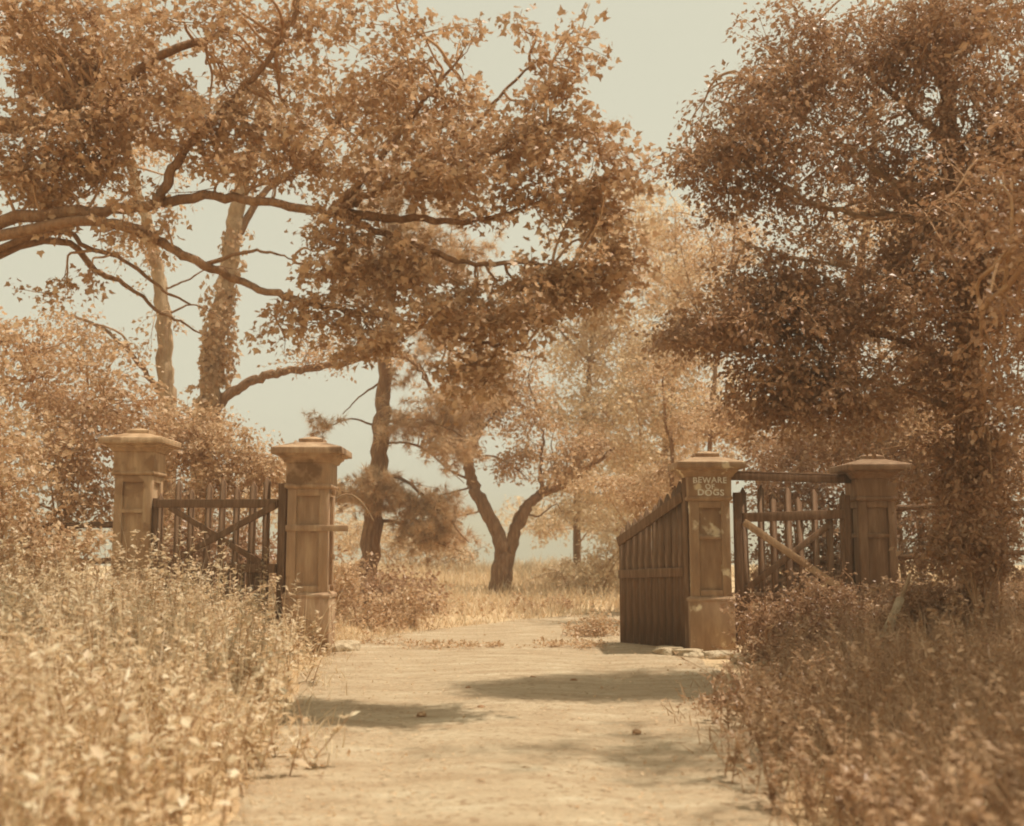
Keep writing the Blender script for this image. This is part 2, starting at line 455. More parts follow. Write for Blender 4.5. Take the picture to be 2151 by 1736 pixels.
beam(gl, "brace", (.30, 1.74), (L - .35, .99), .085, .026, M['wood'], -.034)
beam(gl, "brace", (L - .12, 1.74), (.35, .99), .085, .024, M['wood'], -.062)
for k, u in enumerate((.28, .55, .81, 1.07, 1.33, 1.59, 1.85)):
    o = picket_mb(.92, .10, .02, False).build("low_board", M['wood'], gl, world_coords=False); o.location = (min(u, L - .2), .003, .03)

# right side gate with crossbeam above
A = (px_x(1545, 14.75), 14.85); B = (px_x(1785, 15.3), 15.35)
gr, L = gate_root("picket_gate", A, B, .05, "broken picket gate with diagonal braces beneath the crossbeam", "side picket gates")
hs = [1.98, 2.02, 1.90, 2.0, 1.86, 1.98, 1.72, 1.95]
for k, u in enumerate((.14, .33, .52, .71, .90, 1.09, 1.28, 1.45)):
    o = picket_mb(hs[k], .095, .022).build("picket", M['wood'], gr, world_coords=False); o.location = (u * L / 1.58, 0, .08); o.rotation_euler.y = rng.normal() * .02
b = MB(); b.box((.045, .01, 1.0), (.11, .06, 1.98), None, .003); b.build("hinge_stile", M['wood'], gr, bevel=.005, world_coords=False)
b = MB(); b.box((L - .05, .01, 1.0), (.11, .06, 1.95), None, .003); b.build("latch_stile", M['wood'], gr, bevel=.005, world_coords=False)
beam(gr, "top_rail", (.10, 1.66), (L - .1, 1.72), .12, .035, M['wood'], -.030)
beam(gr, "middle_rail", (.10, .62), (L - .1, .62), .11, .035, M['wood'], -.030)
beam(gr, "brace", (.10, 1.60), (L - .2, .70), .10, .026, M['wood_pillar'], -.062)
beam(gr, "brace", (.12, .72), (L - .35, 1.58), .085, .024, M['wood'], -.034)
a = np.array([RP[0] + .28, RP[1] + .02]); c = np.array([RO[0] - .28, RO[1] + .02])
cb = empty("crossbeam", (a[0], a[1], 2.25), "horizontal timber crossbeam joining the lettered pillar to the outer right pillar", "beam")
cb.rotation_euler.z = math.atan2(c[1] - a[1], c[0] - a[0])
Lb = float(np.linalg.norm(c - a))
beam(cb, "plank", (0, 0), (Lb, 0), .10, .07, M['wood'], 0)
beam(cb, "capping_strip", (0, .062), (Lb, .062), .022, .10, M['wood'], 0)

# open leaf of the drive gate, swung inwards
A = (px_x(1441, 14.55), 14.62); B = (px_x(1300, 15.85), 15.85)
go, L = gate_root("drive_gate_leaf", A, B, .0, "tall dark boarded gate leaf standing open beside the lettered pillar", None, R_(2.2), R_(1.5))
nb = 10
for k in range(nb):
    t = (k + .5) / nb
    h = 2.26 - .60 * t ** .9 + .025 * math.sin(k * 2.7)
    o = picket_mb(h, L / nb - .012, .024, True).build("board", M['wood'], go, world_coords=False)
    o.location = (t * L, 0, -.02 + rng.normal() * .008); o.rotation_euler.y = rng.normal() * .006
beam(go, "bottom_rail", (.02, .30), (L - .02, .30), .13, .035, M['wood'], -.031)
beam(go, "middle_rail", (.02, 1.0), (L - .02, 1.0), .12, .035, M['wood'], .031)
beam(go, "top_rail", (.02, 1.98), (L - .005, 1.45), .13, .035, M['wood'], .031)
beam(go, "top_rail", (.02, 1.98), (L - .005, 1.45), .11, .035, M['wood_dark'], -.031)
b = MB(); b.box((-.03, .0, 1.12), (.10, .075, 2.2), None, .003); b.build("hinge_stile", M['wood'], go, bevel=.005, world_coords=False)
for zz in (.4, 1.75):
    b = MB(); b.box((.12, -.055, zz), (.36, .012, .05)); b.build("strap_hinge", M['iron'], go, world_coords=False)

def rail_fence(pts, zs, label, posts):
    r = empty("rail_fence", (*pts[0], float(ground_h(*pts[0]))), label, "fence")
    p0 = np.array([*pts[0], 0.0])
    for z in zs:
        b = MB()
        path = np.array([[x, y, float(ground_h(x, y)) * .5 + z + .02 * math.sin(x * 3)] for x, y in pts])
        b.tube(smooth_path(path, 6), .045, .035, 7, .06)
        b.build("rail", M['wood'], r)
    for x, y in posts:
        gz = float(ground_h(x, y)); b = MB(); b.box((x, y, gz + .62), (.12, .12, 1.5), None, .006); b.build("post", M['wood'], r, bevel=.006)
    return r
rail_fence([(RO[0] + .25, RO[1]), (6.4, 15.7), (8.2, 16.0), (10.5, 16.3)], (.95, 1.62), "two-rail fence running off behind the grassy bank from the dark outer pillar", [(6.9, 15.85), (9.3, 16.2)])
rail_fence([(LO[0] - .28, LO[1]), (-6.4, 15.9), (-8.2, 16.1), (-10.5, 16.3)], (.95, 1.45), "two-rail fence hidden in bushes beyond the pale weedy pillar", [(-6.9, 16.0), (-9.3, 16.3)])

# ------------------------------------------------------------------ trees
def noise3(p, s, ph):
    x, y, z = p[:, 0] * s, p[:, 1] * s, p[:, 2] * s
    return (np.sin(x + 1.8 * np.sin(y * .9 + ph) + ph) + np.sin(y * 1.1 + 1.6 * np.sin(z * 1.05 + 2 * ph)) + np.sin(z * 1.2 + 1.7 * np.sin(x * .85 - ph) + 3 * ph)) / 3

def limb_part(root, name, path, r0, r1, mat, sides=9, n=6, wob=.07):
    pts = smooth_path(path, n)
    pts[1:-1] += rng.normal(0, min(.22 * r0, .018), (len(pts) - 2, 3))
    b = MB(); b.tube(pts, r0, r1, sides, wob)
    b.build(name, mat, root, smooth=True)
    return pts, np.linspace(r0, r1, len(pts))

def grow(root, skel, blobs, leaf, lmat, tmat, size, seed, spray=.42, per=16, subn=7, clump=2.3, thr=-.12, flat=.55, droop=.15, radial=False, dens=1.0):
    """fill ellipsoid blobs with leafy sprays carried by twigs that spring from the skeleton"""
    global rng
    g = np.random.default_rng(seed)
    S = np.vstack([s[0] for s in skel])
    tw, lf, br = MB(), MB(), MB()
    for bi, (c, rad, n) in enumerate(blobs):
        c, rad = np.asarray(c), np.asarray(rad)
        # spray centres: soft-edged cloud of points, thinned by gentle noise so that gaps stay open
        n = max(3, int(n * dens))
        k = n * 3
        v = g.normal(size=(k, 3)) * .52
        v = v[np.linalg.norm(v, axis=1) < 1.45]
        p = c + v * rad
        p = p[noise3(p, clump, seed * .37) > thr + g.normal(0, .30, len(p))][:n]
        if not len(p): continue
        m = max(2, len(p) // subn)
        # sub-branches
        tips = p[g.choice(len(p), m, replace=len(p) < m)]
        sub = []
        for t in tips:
            d = np.linalg.norm(S - t, axis=1); a = S[np.argmin(d * (1 + .35 * g.random(len(S))))]
            L = np.linalg.norm(t - a)
            if L < .05: continue
            mid = (a + t) / 2 + g.normal(0, .10 * L, 3) + np.array([0, 0, .10 * L])
            path = smooth_path([a, a * .55 + mid * .45 + g.normal(0, .04 * L, 3), mid, (mid + t) / 2 + g.normal(0, .05 * L, 3), t], 3)
            r0 = min(.010 + .011 * L, .05)
            br.tube(path, r0, .006, 5)
            sub.append(path)
        SS = np.vstack(sub) if sub else S
        for q in p:
            d = np.linalg.norm(SS - q, axis=1); a = SS[np.argmin(d)]
            ax = unit(q - a + g.normal(0, .15, 3) * spray + np.array([0, 0, -droop * spray]))
            L = spray * g.uniform(.6, 1.25)
            e = q + ax * L * .5
            path = np.array([a, (a + q) / 2 + g.normal(0, .05, 3) * spray, q, e])
            tw.tube(path, .006, .0025, 3)
            npl = int(per * g.uniform(.6, 1.35)) + 1
            s_ = g.uniform(-.55, .6, npl)
            if radial:
                pos = q + ax * (s_ * L)[:, None] + g.normal(0, .05 * spray, (npl, 3))
                dd = unit(ax + g.normal(0, .5, (npl, 3)) + np.array([0, 0, .25]))
                nn = g.normal(0, 1, (npl, 3))
            else:
                side = unit(np.cross(ax, [0, 0, 1.0]) + 1e-6); up = np.cross(side, ax)
                lat = g.normal(0, .30, npl) * L
                pos = q + ax * (s_ * L)[:, None] + side * lat[:, None] + up * (g.normal(0, .16, npl) * L)[:, None]
                dd = unit(ax * .6 + side * np.sign(lat)[:, None] * .7 + g.normal(0, .55, (npl, 3)) + np.array([0, 0, -droop * 2]))
                nn = np.array([0, 0, 1.0]) * (1 / max(flat, .05)) * .6 + g.normal(0, 1, (npl, 3)) * .75
            lf.leaves(LEAF[leaf], pos, dd, nn, size * g.uniform(.38, 1.38, npl))
    if br.n: 
        o = br.build("branches", tmat, root); o["kind"] = "stuff"
    if tw.n:
        o = tw.build("twigs", tmat, root); o["kind"] = "stuff"
    o = lf.build("crown", lmat, root); o["kind"] = "stuff"
    return o

def B(px, py, rx, ry, D, rd, n):
    return (P(px, py, D), (rx / F * D, rd, ry / F * D), n)

def tree(name, base, label, cat="tree", group=None):
    return empty(name, base, label, cat, group)

def base_of(px, D):
    x = px_x(px, D); return np.array([x, D, float(ground_h(x, D)) - .05])

PATH = lambda D, *pp: [P(p[0], p[1], p[2] if len(p) > 2 else D) for p in pp]

# --- overhanging maple whose trunk stands just outside the picture
bx = np.array([-6.5, 10.6, float(ground_h(-6.5, 10.6)) - .1])
t = tree("maple_tree", bx, "maple with long bare limbs reaching in from the upper left over the drive")
sk = []
sk.append(limb_part(t, "trunk", [bx, bx + [.05, 0, 2], bx + [.1, .05, 4.2], bx + [.3, .1, 6.4], bx + [.5, 0, 9.0]], .34, .16, M['bark'], 12))
J = bx + np.array([.1, .05, 3.9])
L1 = [J, *PATH(10.2, (90, 452), (200, 445), (310, 430), (450, 411), (570, 425, 10.0), (690, 444, 9.8), (760, 418, 9.7), (850, 372, 9.6), (960, 350, 9.5), (1070, 300, 9.4), (1160, 255, 9.3))]
L2 = [J - [0, 0, .25], *PATH(10.0, (120, 470), (270, 480), (340, 510), (430, 556, 9.8), (500, 590), (600, 622, 9.6), (700, 650), (800, 664, 9.4), (900, 688, 9.3), (1010, 722, 9.2), (1090, 735, 9.1))]
sk.append(limb_part(t, "limb", L1, .062, .016, M['bark']))
sk.append(limb_part(t, "limb", L2, .056, .011, M['bark']))
sk.append(limb_part(t, "limb", PATH(9.8, (692, 444), (780, 456), (880, 458), (960, 468), (1050, 452), (1120, 430, 9.5)), .05, .012, M['bark'], 7))
sk.append(limb_part(t, "limb", PATH(9.8, (700, 448), (800, 490), (880, 520, 9.6), (1000, 555, 9.5), (1120, 552, 9.3), (1200, 575, 9.2)), .04, .010, M['bark'], 7))
sk.append(limb_part(t, "limb", PATH(9.8, (430, 556), (500, 533), (560, 528), (615, 546)), .022, .007, M['bark'], 6))
sk.append(limb_part(t, "limb", [J - [0, 0, .5], *PATH(10.8, (90, 490), (180, 520), (260, 546), (345, 612), (400, 640))], .035, .010, M['bark'], 7))
sk.append(limb_part(t, "limb", [J - [0, 0, .6], *PATH(10.9, (90, 505), (200, 570), (260, 596), (340, 655), (420, 700))], .045, .008, M['bark'], 7))
sk.append(limb_part(t, "limb", PATH(10.1, (330, 428), (352, 380), (400, 300), (500, 200), (580, 100), (640, -20)), .055, .018, M['bark'], 7))
sk.append(limb_part(t, "limb", PATH(9.8, (700, 442), (770, 370), (830, 290), (900, 200), (960, 130)), .045, .010, M['bark'], 7))
sk.append(limb_part(t, "limb", [bx + [.2, .1, 5.4], *PATH(10.4, (60, 260), (180, 200), (330, 130), (480, 60))], .09, .03, M['bark'], 7))
sk.append(limb_part(t, "limb", PATH(9.9, (920, 360), (1010, 250), (1080, 170), (1150, 110)), .022, .008, M['bark'], 6))
grow(t, sk, [
    B(20, 120, 170, 170, 10.6, 1.0, 150), B(200, 150, 170, 150, 10.5, 1.0, 150), B(180, 320, 180, 90, 10.4, .9, 120), B(40, 380, 120, 70, 10.4, .8, 60),
    B(390, 130, 150, 120, 10.3, 1.0, 95), B(450, 290, 150, 90, 10.2, .9, 90), B(560, 60, 168, 112, 10.2, .9, 44), B(640, 190, 156, 123, 10.0, .9, 45), B(610, 330, 134, 78, 10.0, .8, 32),
    B(800, 120, 168, 100, 9.9, .8, 40), B(950, 160, 134, 100, 9.8, .7, 37), B(870, 270, 156, 89, 9.8, .7, 41), B(800, 380, 134, 67, 9.7, .6, 34), B(930, 400, 123, 56, 9.7, .5, 32),
    B(1000, 320, 145, 78, 9.6, .6, 37), B(1120, 300, 134, 78, 9.5, .6, 31), B(1190, 170, 89, 89, 9.4, .5, 11), B(1230, 290, 89, 67, 9.4, .5, 13), B(1090, 410, 145, 67, 9.5, .6, 38), B(1210, 410, 112, 78, 9.4, .5, 22),
    B(300, 475, 120, 30, 10.0, .4, 30), B(170, 470, 110, 26, 10.1, .4, 30), B(680, 520, 110, 60, 9.8, .5, 36), B(790, 560, 120, 60, 9.7, .5, 42), B(690, 690, 100, 60, 9.6, .5, 60), B(620, 690, 60, 40, 9.6, .4, 16), B(770, 720, 70, 40, 9.5, .4, 24),
    B(960, 570, 130, 50, 9.5, .5, 38), B(980, 650, 110, 60, 9.4, .5, 44), B(1090, 680, 100, 60, 9.2, .5, 36), B(1130, 590, 110, 60, 9.3, .5, 40), B(870, 700, 90, 36, 9.4, .4, 16), B(1240, 600, 100, 80, 9.2, .5, 30),
    B(1000, 800, 90, 50, 9.3, .4, 34), B(110, 610, 90, 40, 10.8, .5, 12), B(1290, 460, 80, 80, 9.3, .5, 22), B(1270, 340, 70, 60, 9.3, .5, 16), B(1130, 120, 90, 50, 9.5, .5, 18), B(1310, 560, 70, 60, 9.2, .5, 20), B(1060, 210, 90, 60, 9.6, .5, 24), B(720, 40, 150, 70, 10.0, .8, 40),
], 'maple', M['maple'], M['twig'], .060, 11, spray=.30, per=27, thr=.02, clump=3.4, dens=.95)

# --- slender tree behind the left gate
bb = base_of(358, 19)
t = tree("slender_tree", bb, "slender leaning tree trunk behind the pale weedy pillar")
sk = [limb_part(t, "trunk", [bb, *PATH(19, (352, 880), (347, 780), (345, 700), (336, 600), (320, 520), (300, 440), (270, 330), (250, 200))], .16, .07, M['bark_pale'], 10)]
sk.append(limb_part(t, "limb", PATH(19, (345, 870), (330, 820), (290, 760), (230, 700), (150, 660)), .06, .02, M['bark'], 7))
sk.append(limb_part(t, "limb", PATH(19, (342, 610), (390, 590), (450, 560), (520, 570)), .02, .008, M['bark'], 6))
sk.append(limb_part(t, "limb", PATH(19, (345, 665), (400, 640), (440, 655), (500, 690)), .02, .008, M['bark'], 6))
grow(t, sk, [B(280, 330, 130, 100, 19, 1.6, 90), B(220, 180, 150, 100, 19, 1.6, 80), B(190, 720, 100, 60, 18.5, .9, 70), B(330, 900, 80, 50, 18.6, .6, 40), B(330, 640, 50, 120, 18.8, .4, 20), B(300, 520, 70, 50, 18.8, .6, 26)], 'ovate', M['mid'], M['twig'], .085, 12, spray=.45, per=24, dens=.6)

# --- thick ivy-covered tree with a low arching limb
bb = base_of(418, 21)
t = tree("ivy_tree", bb, "stout ivy-covered tree with a low limb arching right behind the left gate")
sk = [limb_part(t, "trunk", [bb, *PATH(21, (432, 900), (442, 830), (452, 740), (470, 620), (488, 510), (500, 430), (530, 320), (560, 200))], .22, .12, M['bark_pale'], 11)]
sk.append(limb_part(t, "limb", PATH(21, (447, 870), (478, 832), (530, 800), (580, 785), (640, 775), (720, 765), (775, 746), (820, 744), (870, 762), (905, 810)), .105, .025, M['bark'], 8))
sk.append(limb_part(t, "limb", PATH(21, (490, 500), (560, 400), (650, 330), (720, 260)), .08, .02, M['bark'], 7))
grow(t, sk, [B(560, 260, 150, 120, 21, 1.8, 90), B(690, 300, 140, 110, 21, 1.8, 80), B(690, 745, 110, 30, 21, .6, 55), B(810, 745, 60, 24, 20.8, .4, 14)], 'ovate', M['mid'], M['twig'], .085, 13, spray=.45, per=24, dens=.6)
# ivy hugging the trunk
g = np.random.default_rng(5); iv = MB()
tp = sk[0][0]; 
for k in range(3):
    n = 900
    f = g.uniform(.12, .66, n); ii = f * (len(tp) - 1); i0 = ii.astype(int); fr = (ii - i0)[:, None]
    c = tp[i0] * (1 - fr) + tp[np.minimum(i0 + 1, len(tp) - 1)] * fr
    a = g.uniform(0, 2 * math.pi, n); bulge = .20 + .22 * np.clip(np.sin(f * 21 + a) + .2, 0, 1.2) * g.uniform(.3, 1, n)
    keep = np.sin(f * 17 + 1) + g.normal(0, .5, n) > -.25
    dr = np.stack([np.cos(a), np.sin(a), np.zeros(n)], -1)
    iv.leaves(LEAF['round'], (c + dr * bulge[:, None])[keep], (dr * .3 + g.normal(0, .5, (n, 3)) - [0, 0, .7])[keep], (dr + g.normal(0, .4, (n, 3)))[keep], g.uniform(.07, .15, n)[keep])
iv.build("ivy", M['mid'], t)["kind"] = "stuff"

# --- pine left of centre
bb = base_of(758, 24)
t = tree("pine_tree", bb, "dark straight pine trunk with drooping needle boughs right of the left road pillar")
sk = [limb_part(t, "trunk", [bb, *PATH(24, (772, 1205), (786, 1080), (796, 950), (804, 850), (811, 760), (820, 620), (826, 500), (830, 380), (834, 250))], .235, .08, M['bark'], 11)]
def bough(pts, r=.05): sk.append(limb_part(t, "bough", PATH(24, *pts), r, .010, M['bark'], 6))
bough([(790, 1000), (850, 1010, 23.6), (930, 1080, 23.2), (985, 1140, 23)]); bough([(786, 1060), (740, 1040, 23.5), (700, 1050, 23)]); bough([(783, 1090), (840, 1100), (900, 1130, 23.5), (970, 1160, 23.2)])
bough([(798, 935), (850, 930), (900, 950), (975, 1015)], .03); bough([(800, 900), (740, 880), (690, 895)], .03); bough([(806, 800), (760, 830), (720, 870)], .03)
bough([(812, 740), (880, 770), (920, 840), (990, 860)], .06); bough([(818, 640), (900, 640, 23.5), (980, 700, 23)], .06); bough([(822, 560), (900, 520), (1000, 520)], .05); bough([(822, 560), (760, 560), (700, 590)], .05); bough([(828, 420), (900, 400), (960, 420)], .04); bough([(828, 420), (770, 400), (710, 430)], .04)
bough([(800, 890), (870, 880, 23.4), (940, 900, 23), (1010, 940, 22.8)], .04)
grow(t, sk, [B(800, 1035, 110, 34, 23.6, .9, 90), B(900, 1070, 70, 34, 23.3, .7, 55), B(910, 1130, 60, 26, 23.3, .6, 50), B(880, 700, 120, 80, 23.6, 1.0, 110), B(900, 540, 130, 80, 23.8, 1.1, 110), B(780, 580, 90, 60, 24, 1., 60),
             B(850, 420, 140, 70, 24, 1.2, 90), B(960, 860, 80, 40, 23.2, .7, 60), B(840, 890, 60, 40, 23.6, .6, 26), B(680, 892, 40, 14, 23.8, .4, 16), B(840, 280, 110, 80, 24, 1.0, 70), B(960, 940, 60, 30, 23, .6, 28)],
     'needles', M['pine'], M['twig'], .20, 17, spray=.50, per=12, radial=True, thr=-.35, clump=.9)

# --- fork-trunked tree in the meadow
bb = base_of(1050, 27)
t = tree("forked_tree", bb, "V-forked tree standing alone in the grass at the centre behind the gateway")
sk = [limb_part(t, "trunk", [bb, *PATH(27, (1051, 1225), (1060, 1165))], .29, .24, M['bark'], 12)]
sk.append(limb_part(t, "stem", PATH(27, (1058, 1190), (1050, 1135), (1018, 1065), (992, 1015), (985, 965), (1004, 905), (1002, 860), (985, 800), (990, 740)), .20, .05, M['bark'], 10))
sk.append(limb_part(t, "stem", PATH(27, (1063, 1190), (1082, 1120), (1112, 1060), (1145, 1033), (1185, 1018), (1230, 985, 26.5), (1290, 940, 26)), .17, .04, M['bark'], 10))
sk.append(limb_part(t, "stem", PATH(27.2, (1066, 1175), (1074, 1115), (1092, 1070), (1110, 1055)), .07, .03, M['bark'], 8))
sk.append(limb_part(t, "branch", PATH(27, (1140, 1036), (1134, 980), (1140, 920), (1130, 860)), .06, .015, M['bark'], 7))
sk.append(limb_part(t, "branch", PATH(27, (1004, 905), (1040, 870), (1060, 820), (1050, 760)), .05, .015, M['bark'], 7))
sk.append(limb_part(t, "branch", PATH(27, (990, 1010), (940, 985), (900, 950), (850, 930)), .035, .01, M['bark'], 6))
sk.append(limb_part(t, "branch", PATH(27, (985, 1025), (930, 1040), (890, 1045)), .03, .01, M['bark'], 6))
sk.append(limb_part(t, "branch", PATH(27, (988, 960), (1040, 960), (1090, 990), (1110, 1010)), .03, .01, M['bark'], 6))
for pts in ([(1100, 1075), (1130, 1085), (1165, 1060), (1180, 1075)], [(1020, 1070), (960, 1085), (910, 1075)], [(1150, 1030), (1165, 980), (1158, 930), (1175, 880)], [(1130, 860), (1110, 800), (1120, 750)], [(1185, 1018), (1195, 960), (1220, 900)], [(1002, 860), (960, 830), (930, 780)]):
    sk.append(limb_part(t, "branch", PATH(27, *pts), .03, .008, M['bark'], 6))
grow(t, sk, [B(975, 870, 90, 60, 27.0, 1.1, 110), B(1040, 820, 90, 70, 27.0, 1.1, 100), B(940, 930, 60, 36, 26.6, .8, 40), B(1070, 970, 50, 30, 26.8, .6, 45), B(1020, 760, 90, 50, 27.0, 1., 60), B(1130, 900, 50, 60, 27.0, .8, 36), B(1250, 950, 80, 40, 26.2, .8, 70), B(1200, 1000, 60, 20, 26.4, .5, 26), B(930, 1110, 40, 26, 26.0, .5, 24)],
     'ovate', M['mid'], M['twig'], .105, 19, spray=.55, per=26, thr=-.2, dens=1.1)

# --- paler trees beyond the drive
def simple_tree(px, D, label, path, blobs, lmat, leaf='ovate', size=.18, seed=1, r=.18, bark='bark', extra=(), spray=.65, per=15, thr=-.15, name="broadleaf_tree"):
    bb = base_of(px, D)
    t = tree(name, bb, label, group="trees beyond the gateway")
    sk = [limb_part(t, "trunk", [bb, *PATH(D, *path)], r, r * .3, M[bark], 9)]
    for e in extra: sk.append(limb_part(t, "limb", PATH(D, *e), r * .4, .012, M[bark], 6))
    grow(t, sk, [B(*b) for b in blobs], leaf, M[lmat], M['twig'], size * .68, seed, spray=spray, per=int(per * 1.8), thr=thr, dens=1.05)

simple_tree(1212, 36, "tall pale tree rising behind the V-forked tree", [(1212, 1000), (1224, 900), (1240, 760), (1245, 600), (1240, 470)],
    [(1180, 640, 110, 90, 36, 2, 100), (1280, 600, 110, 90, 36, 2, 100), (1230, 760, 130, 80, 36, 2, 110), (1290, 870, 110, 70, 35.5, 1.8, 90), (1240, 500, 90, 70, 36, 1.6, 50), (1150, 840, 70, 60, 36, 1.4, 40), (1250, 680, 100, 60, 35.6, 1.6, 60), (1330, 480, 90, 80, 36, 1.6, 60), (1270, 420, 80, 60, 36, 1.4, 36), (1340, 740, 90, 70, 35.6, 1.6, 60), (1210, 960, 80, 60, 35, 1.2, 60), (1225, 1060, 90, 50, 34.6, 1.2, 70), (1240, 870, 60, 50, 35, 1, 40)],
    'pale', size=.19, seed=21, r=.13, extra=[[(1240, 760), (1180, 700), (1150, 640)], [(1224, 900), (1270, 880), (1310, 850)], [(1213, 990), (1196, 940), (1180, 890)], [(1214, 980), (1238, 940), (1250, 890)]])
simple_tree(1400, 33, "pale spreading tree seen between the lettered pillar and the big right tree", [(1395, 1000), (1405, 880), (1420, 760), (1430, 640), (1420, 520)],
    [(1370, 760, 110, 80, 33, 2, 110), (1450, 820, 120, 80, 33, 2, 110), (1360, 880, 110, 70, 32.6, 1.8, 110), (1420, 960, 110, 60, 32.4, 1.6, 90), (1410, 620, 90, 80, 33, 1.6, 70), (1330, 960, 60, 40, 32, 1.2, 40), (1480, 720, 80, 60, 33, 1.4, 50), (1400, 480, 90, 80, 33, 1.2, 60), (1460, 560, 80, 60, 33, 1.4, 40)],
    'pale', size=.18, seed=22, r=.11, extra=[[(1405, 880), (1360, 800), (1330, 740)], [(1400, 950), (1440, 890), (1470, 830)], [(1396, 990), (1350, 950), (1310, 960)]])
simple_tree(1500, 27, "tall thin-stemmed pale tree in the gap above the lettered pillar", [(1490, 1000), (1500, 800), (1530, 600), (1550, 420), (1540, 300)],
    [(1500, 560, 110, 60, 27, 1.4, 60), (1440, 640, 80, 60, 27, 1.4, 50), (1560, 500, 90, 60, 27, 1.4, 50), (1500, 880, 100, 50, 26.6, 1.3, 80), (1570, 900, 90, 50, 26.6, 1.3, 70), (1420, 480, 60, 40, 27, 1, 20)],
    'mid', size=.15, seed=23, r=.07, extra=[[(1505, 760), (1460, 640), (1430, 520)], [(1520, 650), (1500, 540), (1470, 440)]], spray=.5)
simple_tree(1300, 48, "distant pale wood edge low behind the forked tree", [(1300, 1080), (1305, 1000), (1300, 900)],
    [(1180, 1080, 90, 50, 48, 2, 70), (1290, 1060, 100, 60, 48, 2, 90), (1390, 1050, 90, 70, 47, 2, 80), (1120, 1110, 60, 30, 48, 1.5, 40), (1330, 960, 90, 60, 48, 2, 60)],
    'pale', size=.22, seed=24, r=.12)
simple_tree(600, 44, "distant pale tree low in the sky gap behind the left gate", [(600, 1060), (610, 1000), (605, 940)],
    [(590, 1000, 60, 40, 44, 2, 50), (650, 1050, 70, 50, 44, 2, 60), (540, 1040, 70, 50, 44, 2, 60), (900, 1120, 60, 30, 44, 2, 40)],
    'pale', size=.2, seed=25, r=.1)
# slim leaning stems behind the right gate
for k, (px, D, pth, lab) in enumerate([
    (1395, 20, [(1412, 960), (1400, 900), (1395, 850), (1390, 780)], "slim upright sapling just left of the lettered pillar's cap"),
    (1890, 17.5, [(1880, 950), (1865, 860), (1850, 780), (1840, 650)], "pale leaning sapling stem above the dark outer pillar"),
    (1930, 16.8, [(1925, 900), (1930, 760), (1915, 600), (1905, 450)], "thin upright sapling stem right of the dark outer pillar")]):
    simple_tree(px, D, lab, pth, [(pth[-1][0], pth[-1][1], 70, 60, D, .8, 40), (pth[1][0] + 20, pth[1][1], 60, 50, D, .8, 36), (pth[0][0], pth[0][1] + 40, 60, 50, D, .7, 36)], 'mid', size=.11, seed=30 + k, r=.045, bark='bark_pale' if k else 'bark', spray=.4, name="sapling")
# sprig rising behind the left road pillar
# --- big tree on the right
bb = base_of(2050, 11.6)
t = tree("dark_tree", bb, "big dark leafy tree filling the upper right with its trunk at the right edge")
sk = [limb_part(t, "trunk", [bb, *PATH(11.6, (2046, 1000), (2040, 800), (2028, 620), (2012, 420), (1985, 200), (1960, -60))], .17, .07, M['bark'], 12)]
for pts, r in [([(1992, 500), (1900, 410, 11.4), (1800, 325, 11.2), (1700, 255, 11), (1620, 190, 10.9), (1545, 150, 10.8)], .035),
               ([(1992, 520), (1900, 455), (1800, 450, 11.2), (1700, 425, 11), (1600, 365, 10.8), (1490, 330, 10.7), (1400, 310, 10.6)], .04),
               ([(1992, 760), (1900, 720, 11.3), (1780, 690, 11), (1650, 660, 10.8), (1520, 690, 10.6), (1400, 715, 10.5)], .05),
               ([(1995, 860), (1900, 820, 11.3), (1800, 800, 11), (1700, 800, 10.8), (1600, 790, 10.7)], .04),
               ([(1992, 640), (1900, 600, 11.3), (1780, 560, 11.1), (1650, 540, 11), (1540, 500, 10.8)], .04),
               ([(1985, 300), (1900, 220), (1800, 130), (1700, 60), (1640, -20)], .045),
               ([(1992, 450), (2060, 350, 11.3), (2120, 240, 11)], .05), ([(1995, 800), (2070, 700, 11.2), (2140, 640, 11)], .05), ([(1975, 150), (2040, 60), (2100, -40)], .04)]:
    sk.append(limb_part(t, "limb", PATH(11.6, *pts), r, .008, M['bark_pale'] if r < .041 else M['bark'], 7))
